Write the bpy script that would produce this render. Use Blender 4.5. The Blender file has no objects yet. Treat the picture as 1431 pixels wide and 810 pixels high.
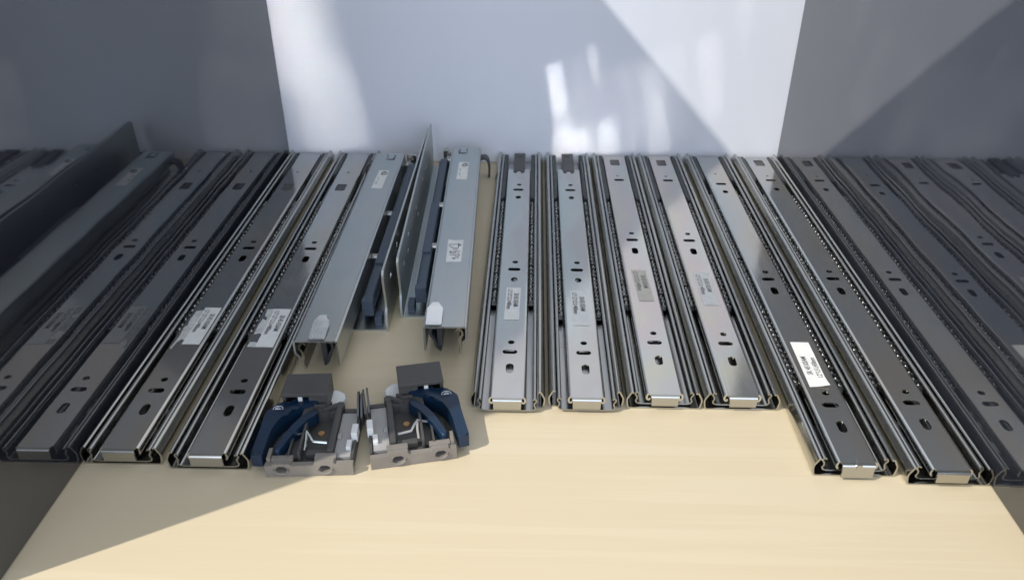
import bpy, bmesh, math, random
from mathutils import Vector, Matrix
from mathutils.geometry import tessellate_polygon
R = math.radians
random.seed(7)
SC = bpy.context.scene
COL = SC.collection

# ------------------------------------------------------------------ camera, world, lamps, exposure
cam = bpy.data.cameras.new('camera'); camo = bpy.data.objects.new('camera', cam); COL.objects.link(camo)
camo.location = (0, -0.7825, 0.3182); camo.rotation_euler = (R(90 - 31.19), 0, R(1.413))
cam.sensor_width = 36; cam.lens = 36 * 1112.6 / 1431; cam.clip_start = 0.01; cam.clip_end = 100
cam.dof.use_dof = True; cam.dof.focus_distance = 0.54; cam.dof.aperture_fstop = 14
SC.camera = camo

W = bpy.data.worlds.new('World'); SC.world = W; W.use_nodes = True
bg = W.node_tree.nodes['Background']
bg.inputs[0].default_value = (0.92, 0.97, 1.04, 1); bg.inputs[1].default_value = 0.76

def lamp(name, kind, pos, target, energy, color, **kw):
    l = bpy.data.lights.new(name, kind); o = bpy.data.objects.new(name, l); COL.objects.link(o)
    o.location = pos; o.rotation_euler = (Vector(target) - Vector(pos)).to_track_quat('-Z', 'Y').to_euler()
    l.energy = energy; l.color = color
    for k, v in kw.items(): setattr(l, k, v)
    return o
# key lamp: high, from the front corner of the display, grazing over the side panel
KD = Vector((0.867, 0.498, -0.995)).normalized()
lamp('key_lamp', 'SPOT', Vector((-0.2523, -0.537, 0.3)) - KD * 5.0, (-0.05, -0.25, 0.1), 1360, (1.0, 0.95, 0.88),
     spot_size=R(24), spot_blend=0.3, shadow_soft_size=0.032)
# broad cool fill lamp added in front to brighten the back wall
lamp('wall_fill_lamp', 'AREA', (0.1, -2.4, 0.9), (0, 0, 0.1), 20, (0.78, 0.94, 1.26), shape='RECTANGLE', size=2.4, size_y=1.4)
# added narrow lamps standing in for light bounced off the slides onto the wall (centre x, z / width, height / power density)
beams = [(-0.238, 0.178, 0.056, 0.190, 1.2, 2.0), (-0.206, 0.055, 0.066, 0.090, 0.75, 2.5),
         (0.028, 0.066, 0.015, 0.074, 2.2, 1.0), (0.042, 0.022, 0.036, 0.024, 2.8, 1.0), (0.061, 0.103, 0.008, 0.034, 1.5, 1.0), (0.079, 0.028, 0.018, 0.038, 2.2, 1.0), (0.052, 0.060, 0.005, 0.10, 0.8, 1.0), (0.100, 0.052, 0.006, 0.09, 0.6, 1.0),
         (0.126, 0.056, 0.020, 0.088, 1.0, 1.5), (0.176, 0.092, 0.018, 0.080, 0.55, 2.0), (0.205, 0.130, 0.012, 0.090, 0.35, 2.0), (0.088, 0.060, 0.10, 0.08, 0.35, 3.0), (0.148, 0.075, 0.008, 0.10, 0.35, 1.5)]
for k in range(11):           # fine streaks of the same stand-in bounce light, side by side
    z0 = random.uniform(0.02, 0.085) if k % 3 else random.uniform(0.012, 0.03); z1 = 0.27
    xb = -0.250 + 0.0072 * k + random.uniform(-0.002, 0.002); zc = (z0 + z1) / 2
    beams.append((xb - (zc - 0.09) * 0.217, zc, random.uniform(0.003, 0.007), z1 - z0, random.choice((0.5, 1.0, 1.8, 3.0)) * (0.55 if k > 8 else 1), 1.0))
for bx, bz, bw, bh, be, sp in beams:
    p = Vector((bx + 0.05, -0.50, bz + 0.33))
    o = lamp('bounce_streak_lamp', 'AREA', p, (bx, 0.0, bz), be * bw * bh, (1.0, 0.95, 0.87), shape='RECTANGLE', size=bw, size_y=bh * 0.84, spread=R(sp))
    o.rotation_euler = (o.rotation_euler.to_matrix() @ Matrix.Rotation(R(12), 3, 'Z')).to_euler()

SC.view_settings.view_transform = 'Standard'; SC.view_settings.look = 'None'
SC.view_settings.exposure = 0.0; SC.view_settings.gamma = 1.0
SC.render.engine = 'CYCLES'
cy = SC.cycles
cy.use_denoising = True; cy.max_bounces = 10; cy.glossy_bounces = 8; cy.diffuse_bounces = 4
cy.sample_clamp_indirect = 12; cy.caustics_reflective = True; cy.blur_glossy = 0.4

# ------------------------------------------------------------------ materials
def newmat(name):
    m = bpy.data.materials.new(name); m.use_nodes = True
    return m, m.node_tree, m.node_tree.nodes['Principled BSDF']
def nd(t, typ, **kw):
    n = t.nodes.new(typ)
    for k, v in kw.items(): setattr(n, k, v)
    return n
def coords(t, scale, space='Object', rot=(0, 0, 0)):
    tc = nd(t, 'ShaderNodeTexCoord'); mp = nd(t, 'ShaderNodeMapping')
    mp.inputs['Scale'].default_value = scale; mp.inputs['Rotation'].default_value = rot
    t.links.new(tc.outputs[space], mp.inputs[0]); return mp.outputs[0]
def noise(t, vec, scale=1.0, detail=3, rough=0.5):
    n = nd(t, 'ShaderNodeTexNoise'); n.inputs['Scale'].default_value = scale
    n.inputs['Detail'].default_value = detail; n.inputs['Roughness'].default_value = rough
    t.links.new(vec, n.inputs['Vector']); return n.outputs['Fac']
def ramp(t, fac, stops):
    r = nd(t, 'ShaderNodeValToRGB'); e = r.color_ramp.elements
    while len(e) < len(stops): e.new(0.5)
    for i, (p, c) in enumerate(stops): e[i].position = p; e[i].color = (*c, 1)
    t.links.new(fac, r.inputs[0]); return r.outputs[0]
def maprange(t, v, a, b, c, d):
    n = nd(t, 'ShaderNodeMapRange')
    for i, x in enumerate((a, b, c, d)): n.inputs[i + 1].default_value = x
    t.links.new(v, n.inputs[0]); return n.outputs[0]
def bump(t, b, h, strength, dist):
    n = nd(t, 'ShaderNodeBump'); n.inputs['Strength'].default_value = strength; n.inputs['Distance'].default_value = dist
    t.links.new(h, n.inputs['Height']); t.links.new(n.outputs[0], b.inputs['Normal'])

def zinc(name, stops, rough=(0.08, 0.20), bmp=0.05):
    m, t, b = newmat(name)
    b.inputs['Metallic'].default_value = 1.0
    big = noise(t, coords(t, (22, 9, 22)), 1, 3)
    t.links.new(ramp(t, big, stops), b.inputs['Base Color'])
    streak = noise(t, coords(t, (900, 14, 900)), 1, 4, 0.6)
    smear = noise(t, coords(t, (60, 25, 60)), 1, 4, 0.6)
    mx = nd(t, 'ShaderNodeMath', operation='MULTIPLY'); t.links.new(streak, mx.inputs[0]); t.links.new(smear, mx.inputs[1])
    scr = noise(t, coords(t, (1500, 60, 1500), rot=(0, 0, 0.35)), 1, 2, 0.7)
    sm = nd(t, 'ShaderNodeMath', operation='GREATER_THAN'); sm.inputs[1].default_value = 0.71; t.links.new(scr, sm.inputs[0])
    ma = nd(t, 'ShaderNodeMath', operation='MULTIPLY_ADD'); ma.inputs[1].default_value = 0.14
    t.links.new(sm.outputs[0], ma.inputs[0]); t.links.new(mx.outputs[0], ma.inputs[2])
    t.links.new(maprange(t, ma.outputs[0], 0.12, 0.42, *rough), b.inputs['Roughness'])
    wave = noise(t, coords(t, (40, 12, 40)), 1, 2)
    bump(t, b, wave, bmp, 0.001)
    return m
Z_BLUE = zinc('zinc_blue', [(0.3, (0.53, 0.60, 0.57)), (0.5, (0.59, 0.62, 0.58)), (0.62, (0.58, 0.55, 0.52)), (0.75, (0.61, 0.60, 0.53))])
Z_WARM = zinc('zinc_passivated', [(0.30, (0.60, 0.62, 0.63)), (0.42, (0.68, 0.65, 0.55)), (0.52, (0.67, 0.60, 0.57)), (0.62, (0.63, 0.63, 0.59)), (0.72, (0.69, 0.66, 0.53))])
Z_DARK = zinc('zinc_darkened', [(0.32, (0.44, 0.49, 0.50)), (0.5, (0.52, 0.53, 0.51)), (0.65, (0.55, 0.51, 0.45))], (0.08, 0.19))  # lowered base puts the dark panels' mirrored tone into the zinc colour
Z_RAIL = zinc('zinc_edges', [(0.3, (0.44, 0.45, 0.43)), (0.7, (0.52, 0.50, 0.45))], (0.14, 0.26))
Z_GALV = zinc('galvanised', [(0.3, (0.46, 0.52, 0.52)), (0.5, (0.52, 0.55, 0.54)), (0.7, (0.55, 0.55, 0.51))], (0.34, 0.48), 0.2)
Z_MID = zinc('zinc_greased_shaded', [(0.3, (0.34, 0.35, 0.34)), (0.7, (0.42, 0.41, 0.38))], (0.16, 0.3))  # greased zinc, base darkened to put the grooves' shade into its colour
def plain(name, col, rough=0.5, metal=0.0, spec=None, var=0.12, scale=60):
    m, t, b = newmat(name)
    n = noise(t, coords(t, (scale,) * 3), 1, 4, 0.6)
    lo = tuple(c * (1 - var) for c in col); hi = tuple(min(1, c * (1 + var)) for c in col)
    t.links.new(ramp(t, n, [(0.3, lo), (0.7, hi)]), b.inputs['Base Color'])
    t.links.new(maprange(t, n, 0.3, 0.7, max(0.02, rough * 0.85), min(1, rough * 1.15)), b.inputs['Roughness'])
    b.inputs['Metallic'].default_value = metal
    return m
CAGE = plain('cage_steel', (0.16, 0.16, 0.15), 0.35, 1.0, var=0.4, scale=300)
CLIP = plain('bright_zinc', (0.74, 0.75, 0.74), 0.22, 0.75, var=0.06, scale=200)
BALL = plain('ball_steel', (0.27, 0.27, 0.26), 0.22, 1.0, var=0.5, scale=350)
BLACKP = plain('black_plastic', (0.035, 0.036, 0.038), 0.45)
GREYP = plain('grey_plastic', (0.066, 0.063, 0.060), 0.48)
TAUPE = plain('taupe_plastic', (0.20, 0.18, 0.155), 0.5)
BLUEP = plain('blue_plastic', (0.0035, 0.019, 0.046), 0.40, var=0.2)
NAVYP = plain('slate_plastic', (0.05, 0.07, 0.10), 0.42)
WHITEP = plain('white_nylon', (0.72, 0.72, 0.70), 0.4, var=0.04)
PALEP = plain('pale_grey_plastic', (0.33, 0.32, 0.305), 0.45, var=0.05)
PAPER = plain('paper', (0.74, 0.74, 0.71), 0.75, var=0.07, scale=140)
PAPERY = plain('yellowed_paper', (0.58, 0.55, 0.47), 0.7, var=0.08, scale=140)
PAPERT = plain('torn_paper', (0.55, 0.56, 0.54), 0.85, var=0.22, scale=220)
INK = plain('ink', (0.07, 0.07, 0.085), 0.6)
INKP = plain('pale_ink', (0.22, 0.21, 0.20), 0.6)
PENINK = plain('pen_ink', (0.09, 0.07, 0.12), 0.6)
BRASS = plain('brass', (0.62, 0.36, 0.16), 0.35, 0.6)
MARK = plain('white_print', (0.55, 0.57, 0.6), 0.5)

m, t, b = newmat('maple_laminate'); WOOD = m
g1 = noise(t, coords(t, (2.2, 70, 2.2)), 1, 6, 0.62)
g2 = noise(t, coords(t, (6, 520, 6)), 1, 3, 0.5)
g3 = noise(t, coords(t, (3.0, 8.0, 1)), 1, 2)
a1 = nd(t, 'ShaderNodeMath', operation='MULTIPLY_ADD'); a1.inputs[1].default_value = 0.3
t.links.new(g2, a1.inputs[0]); t.links.new(g1, a1.inputs[2])
a2 = nd(t, 'ShaderNodeMath', operation='MULTIPLY_ADD'); a2.inputs[1].default_value = 0.5
t.links.new(g3, a2.inputs[0]); t.links.new(a1.outputs[0], a2.inputs[2])
t.links.new(ramp(t, a2.outputs[0], [(0.50, (0.56, 0.47, 0.315)), (0.78, (0.588, 0.499, 0.343)), (0.90, (0.578, 0.489, 0.333)), (1.06, (0.60, 0.514, 0.358))]), b.inputs['Base Color'])
wd = noise(t, coords(t, (55, 90, 55)), 1, 5, 0.7)
t.links.new(maprange(t, wd, 0.3, 0.7, 0.34, 0.52), b.inputs['Roughness'])
bump(t, b, g2, 0.06, 0.0005)

m, t, b = newmat('white_laminate'); WALL = m
n = noise(t, coords(t, (7, 7, 5)), 1, 5, 0.55)
t.links.new(ramp(t, n, [(0.3, (0.68, 0.70, 0.75)), (0.7, (0.725, 0.74, 0.785))]), b.inputs['Base Color'])
t.links.new(maprange(t, n, 0.3, 0.7, 0.33, 0.5), b.inputs['Roughness'])
bump(t, b, noise(t, coords(t, (30, 30, 30)), 1, 3), 0.08, 0.001)

m, t, b = newmat('black_acrylic'); ACRYL = m
n = noise(t, coords(t, (14, 14, 14)), 1, 4, 0.6)
t.links.new(ramp(t, n, [(0.3, (0.012, 0.014, 0.020)), (0.75, (0.021, 0.024, 0.032))]), b.inputs['Base Color'])
t.links.new(maprange(t, n, 0.35, 0.8, 0.015, 0.06), b.inputs['Roughness'])
b.inputs['IOR'].default_value = 2.2
wav = noise(t, coords(t, (1, 6.5, 4.5)), 1, 2)
bump(t, b, wav, 0.15, 0.004)

# ------------------------------------------------------------------ helpers (dimensions in millimetres, local to the thing)
MM = 0.001
def link(name, bm, mat, parent=None, smooth=True, angle=38):
    bmesh.ops.recalc_face_normals(bm, faces=bm.faces[:])
    me = bpy.data.meshes.new(name)
    bm.to_mesh(me); bm.free()
    me.transform(Matrix.Scale(MM, 4))
    if smooth:
        me.polygons.foreach_set('use_smooth', [True] * len(me.polygons)); me.set_sharp_from_angle(angle=R(angle))
    me.materials.append(mat)
    o = bpy.data.objects.new(name, me); COL.objects.link(o)
    if smooth:
        w = o.modifiers.new('weighted', 'WEIGHTED_NORMAL'); w.keep_sharp = True; w.weight = 90
    if parent: o.parent = parent
    return o
def thing(name, label, cat, loc, rz=0, group=None):
    o = bpy.data.objects.new(name, None); COL.objects.link(o); o.empty_display_size = 0.02
    o.location = [c * MM for c in loc]; o.rotation_euler = (0, 0, R(rz))
    o['label'] = label; o['category'] = cat
    if group: o['group'] = group
    return o
def offset_line(pts, d):
    out = []
    for i, p in enumerate(pts):
        a = Vector(pts[max(i - 1, 0)]); c = Vector(pts[min(i + 1, len(pts) - 1)]); p = Vector(p)
        if 0 < i < len(pts) - 1:
            n1 = (p - a).normalized(); n2 = (c - p).normalized(); tn = (n1 + n2)
            tn = tn.normalized() if tn.length > 1e-6 else n1
            k = 1 / max(0.55, tn.dot(n1))
        else: tn = (c - a).normalized(); k = 1
        out.append((p.x - tn.y * d * k, p.y + tn.x * d * k))
    return out
def smoothline(pts, n=3):
    """Catmull-Rom through 2D points"""
    out = []
    P = [Vector(p) for p in pts]
    for i in range(len(P) - 1):
        p0 = P[max(i - 1, 0)]; p1 = P[i]; p2 = P[i + 1]; p3 = P[min(i + 2, len(P) - 1)]
        for k in range(n):
            u = k / n
            v = 0.5 * (2 * p1 + (p2 - p0) * u + (2 * p0 - 5 * p1 + 4 * p2 - p3) * u * u + (3 * p1 - p0 - 3 * p2 + p3) * u ** 3)
            out.append((v.x, v.y))
    out.append(tuple(P[-1])); return out
def sweep(bm, line, th, y0, y1, flip=1, ny=1):
    """sheet of thickness th whose x-z section is line, drawn out from y0 to y1"""
    a = offset_line(line, th / 2); c = offset_line(line, -th / 2)
    loop = a + c[::-1]
    rings = []
    for k in range(ny + 1):
        y = y0 + (y1 - y0) * k / ny
        rings.append([bm.verts.new((flip * x, y, z)) for x, z in loop])
    n = len(loop)
    for r0, r1 in zip(rings, rings[1:]):
        for i in range(n):
            bm.faces.new((r0[i], r0[(i + 1) % n], r1[(i + 1) % n], r1[i]))
    h = len(a)
    for r in (rings[0], rings[-1]):
        for i in range(h - 1):
            bm.faces.new((r[i], r[i + 1], r[n - 2 - i], r[n - 1 - i]))
def plate(bm, outline, holes, mapf0, mapf1):
    """sheet with real holes: outline and holes in 2D, mapf0 / mapf1 put a 2D point on the two faces"""
    loops = [outline] + holes
    flat = [p for l in loops for p in l]
    tris = tessellate_polygon([[Vector((x, y, 0)) for x, y in l] for l in loops])
    V0 = [bm.verts.new(mapf0(*p)) for p in flat]; V1 = [bm.verts.new(mapf1(*p)) for p in flat]
    for tr in tris:
        bm.faces.new([V0[i] for i in tr]); bm.faces.new([V1[i] for i in reversed(tr)])
    k = 0
    for l in loops:
        n = len(l)
        for i in range(n):
            i0 = k + i; i1 = k + (i + 1) % n
            bm.faces.new((V0[i0], V0[i1], V1[i1], V1[i0]))
        k += n
def slot(cx, cy, w, h, n=6):
    """stadium / round hole outline"""
    r = min(w, h) / 2; dx = w / 2 - r; dy = h / 2 - r; out = []
    for q, (sx, sy) in enumerate(((1, 1), (-1, 1), (-1, -1), (1, -1))):
        for i in range(n + 1):
            a = math.pi / 2 * (q + i / n); p = (cx + sx * dx + r * math.cos(a), cy + sy * dy + r * math.sin(a))
            if not out or (abs(p[0] - out[-1][0]) + abs(p[1] - out[-1][1])) > 1e-4: out.append(p)
    if abs(out[0][0] - out[-1][0]) + abs(out[0][1] - out[-1][1]) < 1e-4: out.pop()
    return out
def box(bm, x0, x1, y0, y1, z0, z1, bev=0.4):
    r = bmesh.ops.create_cube(bm, size=1)['verts']
    for v in r: v.co = Vector((x0 + (x1 - x0) * (v.co.x + .5), y0 + (y1 - y0) * (v.co.y + .5), z0 + (z1 - z0) * (v.co.z + .5)))
    if bev:
        es = {e for v in r for e in v.link_edges}
        bmesh.ops.bevel(bm, geom=list(es), offset=bev, segments=2, affect='EDGES', profile=0.6)
def prism(bm, pts, z0, z1, bev=0.0, seg=2, ztop=None):
    """plan outline drawn up from z0 to z1 (ztop(x,y) for an uneven top)"""
    lo = [bm.verts.new((x, y, z0)) for x, y in pts]; hi = [bm.verts.new((x, y, ztop(x, y) if ztop else z1)) for x, y in pts]
    n = len(pts)
    f = [bm.faces.new(hi), bm.faces.new(lo[::-1])]
    for i in range(n): f.append(bm.faces.new((lo[i], lo[(i + 1) % n], hi[(i + 1) % n], hi[i])))
    if bev: bmesh.ops.bevel(bm, geom=list(f[0].edges), offset=bev, segments=seg, affect='EDGES', profile=0.6)
def cyl(bm, c, r, h, axis='z', n=16, r2=None):
    M = {'z': Matrix(), 'x': Matrix.Rotation(R(90), 4, 'Y'), 'y': Matrix.Rotation(R(90), 4, 'X')}[axis]
    bmesh.ops.create_cone(bm, cap_ends=True, segments=n, radius1=r, radius2=r if r2 is None else r2, depth=h, matrix=Matrix.Translation(c) @ M)
def tube(bm, pts, r, n=6):
    P = [Vector(p) for p in pts]; rings = []
    for i, p in enumerate(P):
        d = (P[min(i + 1, len(P) - 1)] - P[max(i - 1, 0)]).normalized()
        u = d.cross(Vector((0, 0, 1))); u = u.normalized() if u.length > 1e-4 else Vector((1, 0, 0)); v = d.cross(u)
        rings.append([bm.verts.new(p + (u * math.cos(2 * math.pi * k / n) + v * math.sin(2 * math.pi * k / n)) * r) for k in range(n)])
    for a, c in zip(rings, rings[1:]):
        for k in range(n): bm.faces.new((a[k], a[(k + 1) % n], c[(k + 1) % n], c[k]))
    bm.faces.new(rings[0]); bm.faces.new(rings[-1][::-1])
def text(body, size, parent, pos, rz, mat, name='printed_text', stretch=1.0):
    cu = bpy.data.curves.new('t', 'FONT'); cu.body = body; cu.size = 1.0; cu.resolution_u = 2; cu.offset = 0.018
    o = bpy.data.objects.new('t', cu); COL.objects.link(o)
    dg = bpy.context.evaluated_depsgraph_get(); dg.update()
    me = bpy.data.meshes.new_from_object(o.evaluated_get(dg))
    bpy.data.objects.remove(o); bpy.data.curves.remove(cu)
    me.transform(Matrix.Diagonal((size * stretch * MM, size * MM, 1, 1)))
    me.materials.clear(); me.materials.append(mat); me.name = name
    q = bpy.data.objects.new(name, me); COL.objects.link(q); q.parent = parent
    q.location = [c * MM for c in pos]; q.rotation_euler = (0, 0, R(rz))
    return q

# ------------------------------------------------------------------ the setting: board, back wall, dark glossy side panels
def struct(name, x0, x1, y0, y1, z0, z1, mat, bev=0.6):
    bm = bmesh.new(); box(bm, x0, x1, y0, y1, z0, z1, bev); o = link(name, bm, mat, None, False); o['kind'] = 'structure'; return o
XL, XR, H = -252.3, 254.6, 508.5
struct('floor', XL - 18, XR + 18, -660, 19, -18, 0, WOOD)
struct('wall_back', XL - 18, XR + 18, 0, 18, 0.3, 560, WALL)
struct('wall_left', XL - 17, XL, -537, -0.4, 0.3, H, ACRYL, 0.5)
struct('wall_right', XR, XR + 17, -533, -0.4, 0.3, H, ACRYL, 0.5)

# ------------------------------------------------------------------ ball bearing slides
OUT = [(0, 0.6), (17.6, 0.6)] + smoothline([(19.6, 0.62), (20.9, 0.9), (21.5, 1.8), (22.1, 5.0), (22.1, 7.6), (20.8, 10.4), (20.0, 12.0), (19.1, 12.4), (18.6, 11.7)], 3)
MID = [(0, 2.5), (12.8, 2.5)] + smoothline([(14.0, 2.6), (15.8, 3.2), (16.5, 4.8), (15.9, 6.4), (16.1, 8.2), (17.0, 9.6), (16.7, 11.0), (15.6, 11.2), (15.1, 10.4)], 3)
CURL = smoothline([(9.2, 11.2), (9.9, 11.15), (10.9, 10.6), (11.5, 9.3), (11.3, 7.8), (10.3, 6.9), (9.2, 7.2), (9.0, 8.2)], 3)
ZT = 11.8
OUT = [(x * 1.03, z) for x, z in OUT]
MID = [(x * 1.045, z) for x, z in MID]
CURL = [(9.2 + (x - 9.2) * 0.75, z) for x, z in CURL]
def mirror_line(l): return [(-x, z) for x, z in l[::-1]] + l[1:] if l[0][0] == 0 else l
def holes_for(ys):
    hs = []
    for kind, y in ys:
        if kind == 'r': hs.append(slot(0.8, y, 4.4, 4.2))
        if kind == 's': hs.append(slot(0.2, y, 9.8, 4.4))
        if kind == 'v': hs.append(slot(0.6, y, 5.0, 10.0))
        if kind == 'o': hs.append(slot(0.6, y, 4.8, 6.2))
        if kind == 'q': hs.append([(-0.5 + a, y + c) for a, c in ((-4.6, -6), (-3.8, -7.4), (3.8, -7.4), (4.6, -6), (4.6, 6), (3.8, 7.4), (-3.8, 7.4), (-4.6, 6))])
        if kind == 'p': hs.append(slot(-0.6, y, 2.4, 2.0))
    return hs
def slide(label, xc, yf, yb, zin, holes, back_in=-6, d_out=0, d_mid=0, cage=(-150, -330), stop=-120, latch=False, rz=0.0, tabw=9.0, tabh=7.5, nick=False):
    o = thing('drawer_slide', label, 'drawer slide', (xc, 0, 0), rz, 'ball bearing drawer slides lying side by side')
    bm = bmesh.new(); sweep(bm, mirror_line(OUT), 0.95, yf + d_out, yb); link('outer_member', bm, Z_RAIL, o)
    bm = bmesh.new(); sweep(bm, mirror_line(MID), 0.9, yf + d_mid, yb - 4); link('intermediate_member', bm, Z_MID, o)
    y1 = yb + back_in
    bm = bmesh.new()
    plate(bm, [(-9.2, yf), (9.2, yf), (9.2, y1), (-9.2, y1)], holes_for(holes), lambda x, y: (x, y, ZT), lambda x, y: (x, y, ZT - 1.2))
    for s in (1, -1): sweep(bm, CURL, 1.2, yf + 1.0, y1, s)
    inner = link('inner_member', bm, zin, o, True, 30)
    for kind, y in holes:
        if kind == 'q':
            bm = bmesh.new(); box(bm, -6, 5, y - 9, y + 9, 8.6, ZT - 1.4, 0.4); link('stop_pad', bm, GREYP, inner)
    bm = bmesh.new()                                                            # front edge of the inner member, bent down
    prof = [(0, 0.0), (-0.9, -0.25), (-1.6, -0.95), (-1.9, -2.0), (-1.95, -tabh)]
    rows = []
    for i, (dy, dz) in enumerate(prof):
        w = 9.2 + (tabw - 9.2) * (i / 4)
        rows.append([[bm.verts.new((sx * w, yf + dy + e * 1.1, ZT + dz - (0.9 * e if i < 2 else 0))) for sx in (-1, -0.33, 0.33, 1)] for e in (0, 1)])
    for r0, r1 in zip(rows, rows[1:]):
        for e in (0, 1):
            for k in range(3): bm.faces.new((r0[e][k], r0[e][k + 1], r1[e][k + 1], r1[e][k]))
        for k in (0, 3): bm.faces.new((r0[0][k], r0[1][k], r1[1][k], r1[0][k]))
    for k in range(3): bm.faces.new((rows[-1][0][k], rows[-1][0][k + 1], rows[-1][1][k + 1], rows[-1][1][k]))
    link('front_tab', bm, Z_RAIL, inner, True, 60)
    if nick:
        bm = bmesh.new(); prism(bm, [(-1.5, yf - 2.2), (1.5, yf - 2.2), (0, yf + 3.5)], ZT - 3, ZT + 0.25); link('stop_nib', bm, Z_RAIL, inner)
    for s in (1, -1):                                                           # ball cage in the gap each side of the inner member
        bm = bmesh.new()
        sweep(bm, [(11.8, 7.0), (12.2, 5.6), (14.8, 5.6), (15.2, 6.8)], 0.5, cage[1], cage[0], s)
        y = cage[0] - 3
        bb = bmesh.new()
        while y > cage[1] + 2:
            bmesh.ops.create_icosphere(bb, subdivisions=2, radius=1.45, matrix=Matrix.Translation((s * (13.5 + random.uniform(-0.25, 0.25)), y, 8.7 + random.uniform(-0.5, 0.2))))
            box(bm, *(sorted((s * 12.3, s * 14.9))), y - 4.0, y - 1.9, 6.2, random.uniform(9.0, 9.8), 0)
            y -= random.choice((5.6, 5.6, 5.8, 6.6))
        c = link('ball_cage', bm, CAGE, o, False); c['kind'] = 'stuff'
        q = link('bearing_balls', bb, BALL, c, True, 80); q['kind'] = 'stuff'
        bm = bmesh.new()
        box(bm, *(sorted((s * 11.9, s * 15.2))), stop, yb - 2, 3.2, 10.6, 0.5)
        box(bm, *(sorted((s * 17.4, s * 18.2))), stop - 20, yb - 2, 4, 10.6, 0.2)
        box(bm, *(sorted((s * 12.6, s * 16.4))), stop - 4, stop - 0.2, 3.2, 10.4, 0.4)
        link('end_stop', bm, BLACKP, o)
    if latch:
        bm = bmesh.new()
        prism(bm, [(-5.6, y1 + 12), (-5.6, yb - 3), (5.6, yb - 3), (5.6, y1 + 12), (5.6, y1 - 6), (2.6, y1 - 9), (1.5, y1 - 3), (-1.5, y1 - 3), (-3, y1 - 9), (-5.6, y1 - 6)], 9, ZT + 0.7, 0.4)
        box(bm, -2.8, 2.8, yb - 12, yb - 7, 11.5, 13.2, 0.4)
        link('release_latch', bm, GREYP, o)
    return o
def sticker(o, x0, x1, y0, y1, lines, flip=False, mat=PAPER, ink=INK, skew=0.0, z=ZT, curl=False):
    """paper label with two printed lines running along the slide"""
    bm = bmesh.new()
    nx, ny = 3, 8; g = []
    for j in range(ny + 1):
        row = []
        for i in range(nx + 1):
            u, v = i / nx, j / ny
            zz = z + 0.14 + 0.05 * math.sin(v * 7 + u * 3)
            if curl and v < 0.2: zz += (0.2 - v) * 9 * u * u
            row.append(bm.verts.new((x0 + (x1 - x0) * u + skew * v, y0 + (y1 - y0) * v, zz)))
        g.append(row)
    for j in range(ny):
        for i in range(nx): bm.faces.new((g[j][i], g[j][i + 1], g[j + 1][i + 1], g[j + 1][i]))
    lab = link('paper_label', bm, mat, o); w = x1 - x0; L = y1 - y0
    zt = z + 0.26
    if not flip:      # reads towards the front, first line on the +x side
        text(lines[0], 5.0, lab, (x0 + w * 0.56 + skew * .8, y1 - L * 0.18, zt), -90 - math.degrees(skew / L), ink, stretch=0.70 * (L / 42))
        text(lines[1], 4.6, lab, (x0 + w * 0.12 + skew, y1 - L * 0.04, zt), -90 - math.degrees(skew / L), ink, stretch=0.66 * (L / 42))
    else:
        text(lines[0], 4.8, lab, (x0 + w * 0.44 + skew * .3, y0 + L * 0.26, zt), 90 - math.degrees(skew / L), ink, stretch=0.70 * (L / 45))
        text(lines[1], 4.6, lab, (x0 + w * 0.90, y0 + L * 0.08, zt), 90 - math.degrees(skew / L), ink, stretch=0.66 * (L / 45))
    return lab
def torn(o, pts):
    bm = bmesh.new(); prism(bm, pts, ZT + 0.02, ZT + 0.12); link('torn_paper', bm, PAPERT, o)

HL = [('r', -390), ('s', -401), ('v', -419), ('r', -205), ('s', -216), ('v', -233.5), ('p', -58), ('q', -94)]
T400 = ('SK45103AM', '1.2*1.2*1.2 L=400mm'); T450 = ('SK 45103AM', '1.2*1.2*1.5 L450mm')
def scrap(o, pts): torn(o, [(-9.1 + (x + 9) * 0.73, y - 2) for x, y in pts])
s = slide('long zinc drawer slide with wide torn paper patch, lying against the dark panel', -228.4, -453, -2, Z_DARK, HL, cage=(-120, -335), stop=-55)
sticker(s, -3.0, 8.8, -352, -306.5, T400)
scrap(s, [(-9.0, -355), (-7.5, -341), (-8.8, -330), (-6.6, -327), (-8.0, -321), (-7.2, -309), (-0.8, -308), (-0.8, -345), (-4, -344), (-6.5, -348), (-7.5, -355)])
s = slide('long zinc drawer slide with ragged torn paper scraps, next to a concealed slide', -178.0, -456, -2, Z_DARK, HL, cage=(-120, -335), stop=-55)
sticker(s, -3.4, 8.6, -354, -307, T400)
scrap(s, [(-8.6, -351.5), (-8.2, -346), (-1.1, -346.5), (-1.1, -351.8)])
scrap(s, [(-8.4, -337), (-8.8, -326), (-7.6, -318), (-4, -320), (-3.4, -317), (-7.2, -314), (-8.0, -305.5), (-1.1, -305), (-1.1, -337), (-4, -335.5)])
HE = [('r', -344), ('s', -355), ('v', -373), ('r', -234), ('s', -245.5), ('o', -261), ('r', -83.5), ('s', -95), ('o', -112)]
s = slide('shorter zinc drawer slide with printed sticker, beside the strip of bare wood', -10.9, -403, -2, Z_BLUE, HE, back_in=-44, d_out=5, d_mid=-0.5, cage=(-114, -288), stop=-106, latch=True, tabw=8.4, rz=-0.2)
sticker(s, -5.2, 5.4, -317, -273.5, T400, skew=0.6)
s = slide('second shorter zinc drawer slide with printed sticker, counted from the strip of bare wood', 37.9, -401.5, -2, Z_BLUE, HE, back_in=-44, d_out=5, d_mid=-0.5, cage=(-114, -306), stop=-106, latch=True, tabw=8.4, rz=-0.25)
sticker(s, -5.6, 5.8, -323, -277, T400, skew=-0.4)
HG = [('r', -331), ('s', -342), ('v', -362), ('r', -182), ('s', -194), ('v', -213), ('q', -26), ('p', -60), ('s', -70)]
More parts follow.
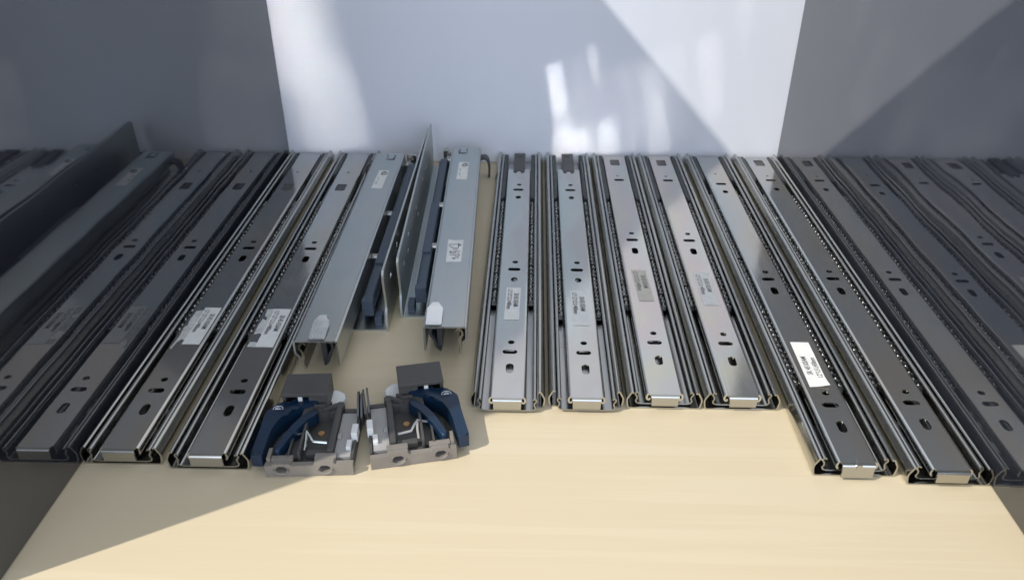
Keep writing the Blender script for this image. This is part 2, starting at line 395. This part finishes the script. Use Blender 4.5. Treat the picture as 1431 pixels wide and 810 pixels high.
s = slide('shorter drawer slide with rainbow sheen and faint yellowed sticker', 85.6, -397.3, -2, Z_WARM, HG, d_out=0.5, d_mid=2.5, cage=(-114, -292), stop=-106, tabw=8.0, rz=-0.2)
sticker(s, -4.2, 6.8, -290, -244.5, T400, mat=PAPERY, ink=INKP, skew=-1.6)
s = slide('shorter drawer slide with pale sticker, lying against the longer slides', 132.4, -397.3, -2, Z_WARM, HG, d_out=0.5, d_mid=2.5, cage=(-114, -292), stop=-106, tabw=8.0, rz=-0.1)
sticker(s, -5.6, 5.5, -294.5, -248, T400, ink=INKP, skew=0.0)
HI = [('r', -393.5), ('s', -405), ('v', -424.5), ('r', -245), ('s', -256), ('v', -273), ('p', -53), ('s', -77), ('o', -95)]
s = slide('long steel drawer slide, toned dark for the mirrored panel, with white sticker just behind its front holes', 181.6, -454.5, -2, Z_DARK, HI, d_out=2, d_mid=4, cage=(-95, -385), stop=-60, tabw=8.6, tabh=9, nick=True)
sticker(s, -7.0, 5.2, -387.8, -339.5, T450, flip=True, curl=True, skew=0.9)
HJ = [('r', -391), ('s', -401.5), ('v', -421), ('r', -243), ('s', -254), ('v', -272), ('q', -24), ('p', -57), ('s', -67), ('o', -88)]
s = slide('long steel drawer slide, toned dark for the mirrored panel, without any sticker, lying next to dark panel', 231.0, -458.8, -2, Z_DARK, HJ, d_out=0.5, d_mid=3, cage=(-95, -385), stop=-60, tabw=8.6)

# ------------------------------------------------------------------ concealed (under-mount) slides; s = +1: the upright flange stands on the +x side
def concealed(label, loc, rz, s, L, fin_y0, fin_y1, handwritten):
    o = thing('concealed_slide', label, 'drawer slide', loc, rz, 'concealed drawer slides with upright flange')
    TZ = 28
    bm = bmesh.new()
    ux = 2.2 if s > 0 else -2.9
    u = [(ux + a, c) for a, c in ((-4.4, -4), (-4.4, -17), (4.4, -17), (4.4, -4), (2.8, -4), (2.8, -13.5), (-2.8, -13.5), (-2.8, -4))]
    plate(bm, [(-12.6, -L), (12.6, -L), (12.6, 0), (-12.6, 0)], [u], lambda x, y: (x, y, TZ), lambda x, y: (x, y, TZ - 1.3))
    sweep(bm, smoothline([(12.6, TZ - .65), (13.4, TZ - 1.0), (13.75, TZ - 2), (13.75, 16)], 3) + [(13.75, 9)], 1.3, -L, 0, s)
    sweep(bm, smoothline([(12.6, TZ - .65), (13.4, TZ - 1.0), (13.75, TZ - 2), (13.75, 20)], 3) + smoothline([(13.6, 18), (12.4, 16.6), (11.4, 15.4), (11.6, 14)], 3), 1.3, -L, 0, -s)
    top = link('drawer_channel', bm, Z_GALV, o, True, 32)
    bm = bmesh.new()                                                            # running rails inside the channel
    sweep(bm, smoothline([(6.5, 24), (8.6, 25.4), (10.6, 24), (11.2, 21), (9.6, 18.5), (9.2, 14), (10.2, 10), (8.8, 5)], 3), 1.4, -L + 1, -6, -s)
    link('running_rail', bm, Z_RAIL, o)
    bm = bmesh.new()
    sweep(bm, smoothline([(2.5, 25), (5.4, 25.6), (9.2, 25), (10, 20), (7.6, 15.6), (6.2, 10), (3.4, 7.5)], 3), 1.6, -L + 2.5, -6, s)
    box(bm, *sorted((s * 2.4, s * 6.0)), -L + 4, -L + 60, 9, 24, 0.6)
    link('running_rail', bm, BLACKP, o)
    # cabinet bracket: base plate and upright flange, in one bent sheet
    fx = 35.5
    def pf(d): return lambda y, z: (s * (fx + d), y, z)
    fh = [slot(fin_y0 + d, z, 5.5, 4, 3) for d, z in ((26, 31), (52, 27), (60, 38), (118, 33), (128, 22), (176, 33), (212, 30))]
    ol = [(fin_y0, 1.0), (fin_y0 - 0.5, 9), (fin_y0 + 2.5, 17), (fin_y0 + 3, 22), (fin_y0 + 1.2, 32), (fin_y0 - 0.4, 40), (fin_y0 + 0.2, 46), (fin_y0 + 2.5, 48.3), (fin_y1 - 6, 48.3), (fin_y1, 46), (fin_y1, 1.0)]
    bm = bmesh.new(); plate(bm, ol, fh, pf(0), pf(1.5)); flange = link('upright_flange', bm, Z_GALV, o, True, 30)
    bm = bmesh.new()
    sweep(bm, [(-12, 0.7), (34, 0.7)] + smoothline([(34.6, 0.75), (35.5, 1.0), (36.2, 1.6)], 3), 1.3, fin_y0, fin_y1, s)
    link('base_plate', bm, Z_GALV, o)
    bm = bmesh.new()                                                            # guide beam beside the channel
    sweep(bm, smoothline([(18.5, 1.6), (18.2, 10), (18.6, 18.6), (20, 20), (24, 20), (25.4, 18.8), (25.6, 14), (25.2, 11)], 3), 1.2, fin_y0 + 9, fin_y1 - 30, s)
    link('guide_beam', bm, NAVYP, o)
    bm = bmesh.new()
    box(bm, *sorted((s * 18.0, s * 26.4)), fin_y0 + 7, fin_y0 + 13, 8, 20.9, 0.9)
    link('guide_end', bm, NAVYP, o)
    bm = bmesh.new(); box(bm, *sorted((s * 27, s * 32)), fin_y0 + 4, fin_y0 + 14, 1.4, 9, 0.6); link('base_stop', bm, NAVYP, o)
    bm = bmesh.new()
    box(bm, *sorted((s * 19, s * 26)), fin_y0 + 60, fin_y0 + 150, 20.4, 22.4, 0.6)
    link('guide_cover', bm, NAVYP, o)
    for yy, zz, r in ((fin_y0 + 74, 19, 3.2), (fin_y0 + 150, 19, 3.2), (fin_y1 - 22, 16, 4.2)):
        bm = bmesh.new(); cyl(bm, (s * 17.2, yy, zz), r, 5, 'x', 20); cyl(bm, (s * 18.4, yy, zz), r * 0.5, 6, 'x', 12)
        link('roller', bm, BALL, o)
    bm = bmesh.new()
    box(bm, *sorted((s * 14.8, s * 27)), fin_y1 - 30, fin_y1 - 27.5, 3, 19, 0.3); box(bm, *sorted((s * 15, s * 22)), fin_y1 - 16, fin_y1 - 14, 4, 24, 0.3)
    box(bm, *sorted((s * 15.5, s * 18)), fin_y1 - 80, fin_y1 - 40, 12, 14, 0.3); box(bm, *sorted((s * 20, s * 24)), fin_y1 - 12, fin_y1 - 4, 1.4, 22, 0.5)
    link('cross_bracket', bm, Z_RAIL, o)
    # rear hook on the free side
    bm = bmesh.new()
    sweep(bm, smoothline([(13, 20), (17, 21.5), (20.5, 20), (22.2, 15), (22.6, 8), (22.2, 2)], 3), 2.0, -14, -4, -s)
    link('rear_hook', bm, BLACKP, o)
    # spring clip riveted on top at the front
    cx = 1.0 if s > 0 else -7.5
    bm = bmesh.new()
    ol = [(-2.0, 29), (2.0, 29), (2.0, 22), (5.2, 17.5), (5.2, 1.2), (4.4, 0.4), (-4.4, 0.4), (-5.2, 1.2), (-5.2, 17.5), (-2.0, 22)]
    zf = lambda x, y: TZ + 0.2 + (4.2 if 20 <= y < 25 else 2.4 if y > 15 else 0.4)
    lo = [bm.verts.new((cx + x, -L + y, TZ + 0.4 if y > 25 else zf(x, y))) for x, y in ol]
    hi = [bm.verts.new((v.co.x, v.co.y, v.co.z + 1.0)) for v in lo]
    n = len(ol)
    quads = [(0, 1, 2, 9), (9, 2, 3, 8), (8, 3, 4, 7), (7, 4, 5, 6)]
    for q in quads:
        bm.faces.new([hi[i] for i in q]); bm.faces.new([lo[i] for i in reversed(q)])
    for i in range(n): bm.faces.new((lo[i], lo[(i + 1) % n], hi[(i + 1) % n], hi[i]))
    for i in range(4):
        for j in range(2): bmesh.ops.create_icosphere(bm, subdivisions=1, radius=0.75, matrix=Matrix.Translation((cx - 3 + 2 * i + (j % 2), -L + 3 + 2.6 * j, TZ + 1.75)) @ Matrix.Diagonal((1, 1, 0.5, 1)))
    link('spring_clip', bm, CLIP, top, True, 35)
    # small stickers
    bm = bmesh.new()
    yb = -43 if s > 0 else -39
    qx = 0.5 if s > 0 else -1.0
    prism(bm, [(qx - 5, yb - 40), (qx + 4.6, yb - 40.6), (qx + 4.9, yb), (qx - 4.4, yb + 0.4)], TZ + .03, TZ + .15)
    lab = link('paper_label', bm, PAPER, o)
    bm = bmesh.new()
    ring = [(qx + 1.4 + 2.5 * math.cos(a * math.pi / 8), yb - 7 + 3.4 * math.sin(a * math.pi / 8), TZ + 0.35) for a in range(17)]
    tube(bm, ring, 0.35, 4); tube(bm, [(qx - 0.6, yb - 10.5, TZ + .35), (qx + 1.6, yb - 4.6, TZ + .35), (qx + 2.9, yb - 9, TZ + .35)], 0.3, 4)
    link('printed_mark', bm, INK, lab)
    bm = bmesh.new()
    for k, (a, c) in enumerate(((-2.6, 2), (-2.6, 0.5))):
        tube(bm, [(qx + a + 0.8 * math.sin(i * 1.9 + k), yb - 16 - i * 1.2 - k * 9, TZ + .25) for i in range(6)], 0.22, 4)
    link('printed_text', bm, INKP, lab)
    if handwritten:
        bm = bmesh.new()
        prism(bm, [(-5.2, -234), (-3.0, -233.6), (6.2, -233.6), (6.4, -199), (0.5, -199.6), (-5.6, -198)], TZ + .03, TZ + .16)
        lab = link('paper_label', bm, PAPER, o)
        strokes = [[(-4.8, -185), (1.2, -184.6)], [(1.2, -184.4), (3.2, -186), (1.8, -187.5), (4.0, -185.5), (1.8, -184.4)], [(2.0, -183.2), (2.1, -189.5), (-0.6, -190.2), (-3.5, -188), (-4.6, -186.5)],
                   [(2.2, -192), (-1.4, -192.3)], [(3.6, -195), (-3.6, -195.6), (-0.4, -198), (1.0, -194.2)], [(-2.6, -197.2), (-3.4, -194.4)], [(-3.6, -199.6), (0.4, -200), (2.8, -198.2), (3.0, -201.6), (0.2, -201.8)], [(3.4, -203.6), (-1.0, -204.4), (0.8, -206)]]
        bm = bmesh.new()
        for st in strokes:
            tube(bm, [(x * 1.1 + 0.6, -199 + (y + 178) * 1.12, TZ + 0.22) for x, y in smoothline(st, 4)], 0.28, 4)
        link('handwriting', bm, PENINK, lab)
    return o
concealed('grey concealed drawer slide with one small sticker on its channel, next to the torn-sticker slide', (-137.6, -48, 0), 0.3, 1, 321, -268, 22, False)
concealed('grey concealed drawer slide with a handwritten sticker on its channel, next to bare wood', (-63.8, -30, 0), 1.65, -1, 321, -267, 18, True)

# ------------------------------------------------------------------ plastic locking devices with blue lever; m = -1 mirrors the device
def locking_device(label, loc, rz, mir):
    o = thing('locking_device', label, 'locking device', loc, rz, 'pair of drawer locking devices')
    X = (lambda x: x) if mir > 0 else (lambda x: 48.5 - x)
    def B(bm, x0, x1, y0, y1, z0, z1, bev=0.4): a, c = sorted((X(x0), X(x1))); box(bm, a, c, y0, y1, z0, z1, bev)
    def PR(bm, pts, z0, z1, bev=0.0, seg=2, ztop=None): prism(bm, [(X(x), y) for x, y in pts], z0, z1, bev, seg, (lambda x, y: ztop(X(x), y)) if ztop else None)
    # body: front wall with two round openings and collars
    bm = bmesh.new()
    holes = [slot(X(9.0), 5.4, 6.0, 4.2), slot(X(33), 5.4, 6.2, 4.6)]
    ol = [(0, 0.4), (48.5, 0.4), (48.5, 8.4), (39, 8.4), (38, 10.0), (27.5, 10.0), (26.5, 8.0), (14.5, 8.0), (13.5, 9.4), (4.5, 9.4), (3.8, 8.2), (0, 8.2)]
    ol = [(X(x), z) for x, z in ol]
    plate(bm, ol, holes, lambda x, z: (x, 0, z), lambda x, z: (x, 3.2, z))
    fw = link('front_wall', bm, TAUPE, o, True, 30)
    for hx, rr in ((9.0, 3.8), (33, 4.0)):
        bm = bmesh.new(); tube(bm, [(X(hx) + rr * math.cos(a), -0.2, 5.4 + rr * 0.8 * math.sin(a)) for a in [R(-190 + 20 * i) for i in range(11)]], 0.75, 6); link('collar', bm, TAUPE, fw)
    bm = bmesh.new(); B(bm, 3, 15, 3.3, 7, 6.6, 9.8, 0.5); B(bm, 27, 39, 3.3, 7.5, 6.6, 10.4, 0.5); B(bm, 0.6, 2.8, 3.3, 12, 5, 11, 0.5); link('hole_housing', bm, TAUPE, fw)
    bm = bmesh.new()
    B(bm, 0.4, 48, 3.3, 46, 0.3, 4.2, 0.4)
    B(bm, 17.2, 18.8, 6, 44, 4.0, 12.5, 0.4); B(bm, 33.2, 36.8, 8, 47, 4.0, 12.0, 0.8); B(bm, 46.8, 48.3, 4, 46, 4.0, 9.5, 0.4)
    B(bm, 38, 47, 43.6, 46.4, 4, 9.5, 0.5); B(bm, 19, 34, 42, 46, 4, 10.5, 0.6)
    B(bm, 4.0, 17, 8, 30, 4, 6.5, 0.5); B(bm, 11.4, 12.6, 6, 28, 6.4, 10.5, 0.3); B(bm, 21, 33, 9, 13, 4, 8.0, 0.5)
    cyl(bm, (X(35.2), 47.0, 7), 2.7, 10.4, 'z', 18)
    link('tray', bm, GREYP, o)
    bm = bmesh.new(); cyl(bm, (X(26), 30, 4.7), 1.9, 0.9, 'z', 16); link('rivet', bm, BRASS, o)
    # slider strip in pale plastic with its white stop block
    bm = bmesh.new(); B(bm, 37.0, 46.4, 6, 43.2, 4.3, 8.6, 0.4); B(bm, 37.2, 39.6, 20, 24, 8.2, 10.4, 0.7); sl = link('slider', bm, PALEP, o)
    bm = bmesh.new(); B(bm, 45.4, 49.0, 18.5, 27, 7.5, 14.5, 0.7); B(bm, 43.2, 46.2, 11, 17.6, 6.6, 11, 0.7); link('stop_block', bm, WHITEP, sl)
    # pair of upright thin wings at the rear corner
    for k, xx in enumerate((46.6, 48.8)):
        bm = bmesh.new()
        pts = [(38, 4), (36, 12), (40, 19), (44, 22.5), (47, 22), (48.5, 17), (48.5, 5)]
        plate(bm, [(y - k, z) for y, z in pts], [slot(43.5 - k, 12, 3, 8, 3)], lambda y, z: (X(xx), y, z), lambda y, z: (X(xx + 1.1), y, z))
        link('wing', bm, GREYP, o)
    # hood
    bm = bmesh.new()
    ht = lambda x, y: 22 - 0.03 * (66 - y)
    B(bm, 1.2, 28.6, 45.5, 65.5, 19.4, 22, 0.6)
    B(bm, 1.4, 28.4, 62.5, 65.3, 0.4, 19.6, 0.4); B(bm, 1.4, 3.4, 47, 63, 0.4, 19.6, 0.4); B(bm, 17, 28.4, 46.6, 63, 0.4, 19.6, 0.5)
    PR(bm, [(14, 30), (17, 30), (19, 40), (29, 41.5), (29.5, 47), (15, 48)], 3.9, 13.5, 0.6)
    B(bm, 20.5, 27, 43.2, 44.4, 11, 15.2, 0.4)
    link('hood', bm, GREYP, o)
    bm = bmesh.new(); PR(bm, [(26.5, 39.8), (33.8, 45.4), (32.8, 46.8), (25.5, 41.4)], 12, 13.8, 0.3); PR(bm, [(24.0, 41.4), (30.5, 47.2), (29.5, 48.2), (23.0, 42.8)], 11.5, 14.4, 0.3); link('latch_arm', bm, GREYP, o)
    bm = bmesh.new(); B(bm, 10.6, 13.2, 46.8, 48.6, 12.0, 18.8, 0.4); link('pin', bm, WHITEP, o)
    # toothed nylon wheel sticking out beside the hood
    bm = bmesh.new()
    pts = [(27, 47.5), (28.6, 48.2)]
    for i in range(6):
        a = R(-62 + 17 * i); b2 = R(-62 + 17 * i + 9)
        pts += [(26 + 11.2 * math.cos(a), 56.5 + 9.4 * math.sin(a)), (26 + 9.9 * math.cos(b2), 56.5 + 8.4 * math.sin(b2))]
    pts += [(32, 64), (27, 64.5)]
    PR(bm, pts, 6.5, 9.5, 0.4); link('toothed_wheel', bm, WHITEP, o)
    # wire spring
    bm = bmesh.new()
    tube(bm, [(X(x), y, z) for x, y, z in ((13, 24, 9.5), (17, 23.5, 11), (19.8, 22.6, 13.0), (21.5, 20, 12.6), (24, 17.2, 10), (31.8, 16.8, 9.2))], 0.75, 6)
    tube(bm, [(X(x), y, z) for x, y, z in ((19.8, 22.6, 13.0), (20.4, 16, 11.5), (20.2, 11, 9))], 0.75, 6)
    link('wire_spring', bm, PALEP if mir < 0 else Z_DARK, o)
    # blue lever: outer arm and thinner inner arm
    outer = smoothline([(21.0, 50.5), (16, 48.8), (8.5, 47), (1.0, 44.8), (-4.2, 41), (-6.0, 35), (-6.4, 25), (-7.4, 13), (-8.0, 5.6), (-7.0, 4.2), (-2.6, 4.0), (-1.6, 5.0), (-0.9, 12), (0.2, 23), (4.2, 32.5), (11.0, 40), (18, 43.4), (22.4, 46), (22.6, 48.6), (21.0, 50.5)], 3)[:-1]
    lz = lambda x, y: 11.5 + 4.5 * max(0, min(1, (y - 0) / 34)) + (0.6 if x < 8 else 0)
    bm = bmesh.new(); PR(bm, outer, 4.6, 16, 1.5, 3, lz); lev = link('lever', bm, BLUEP, o, True, 50)
    inner = smoothline([(22, 41.5), (17.0, 37.6), (10.2, 26), (5.2, 12), (4.0, 8.4), (5.6, 7.2), (7.8, 8.4), (12.4, 20), (18.5, 31), (23.6, 37), (22, 41.5)], 3)[:-1]
    bm = bmesh.new(); PR(bm, inner, 6.8, 13.5, 1.2, 3, lambda x, y: 12.6 + 2.0 * max(0, min(1, y / 36))); link('lever_arm', bm, BLUEP, lev, True, 50)
    # emblem on the lever: a ring with a peak inside
    bm = bmesh.new(); ex, ey = 0.6, 39.0; ez = lz(ex, ey) + 0.12
    tube(bm, [(X(ex + 2.8 * math.cos(R(a))), ey + 2.3 * math.sin(R(a)), ez) for a in range(-20, 201, 20)], 0.26, 4)
    tube(bm, [(X(ex - 1.6), ey - 0.4, ez), (X(ex), ey + 1.3, ez), (X(ex + 1.6), ey - 0.4, ez), (X(ex - 1.6), ey - 0.5, ez)], 0.3, 4)
    link('emblem', bm, MARK, lev)
    return o
locking_device('grey plastic locking device whose blue lever leans against the long torn-sticker slide', (-144.5, -461.2, 0), 3.4, 1)
locking_device('grey plastic locking device whose blue lever points towards the bare lit wood', (-87.1, -454.3, 0), 12.6, -1)
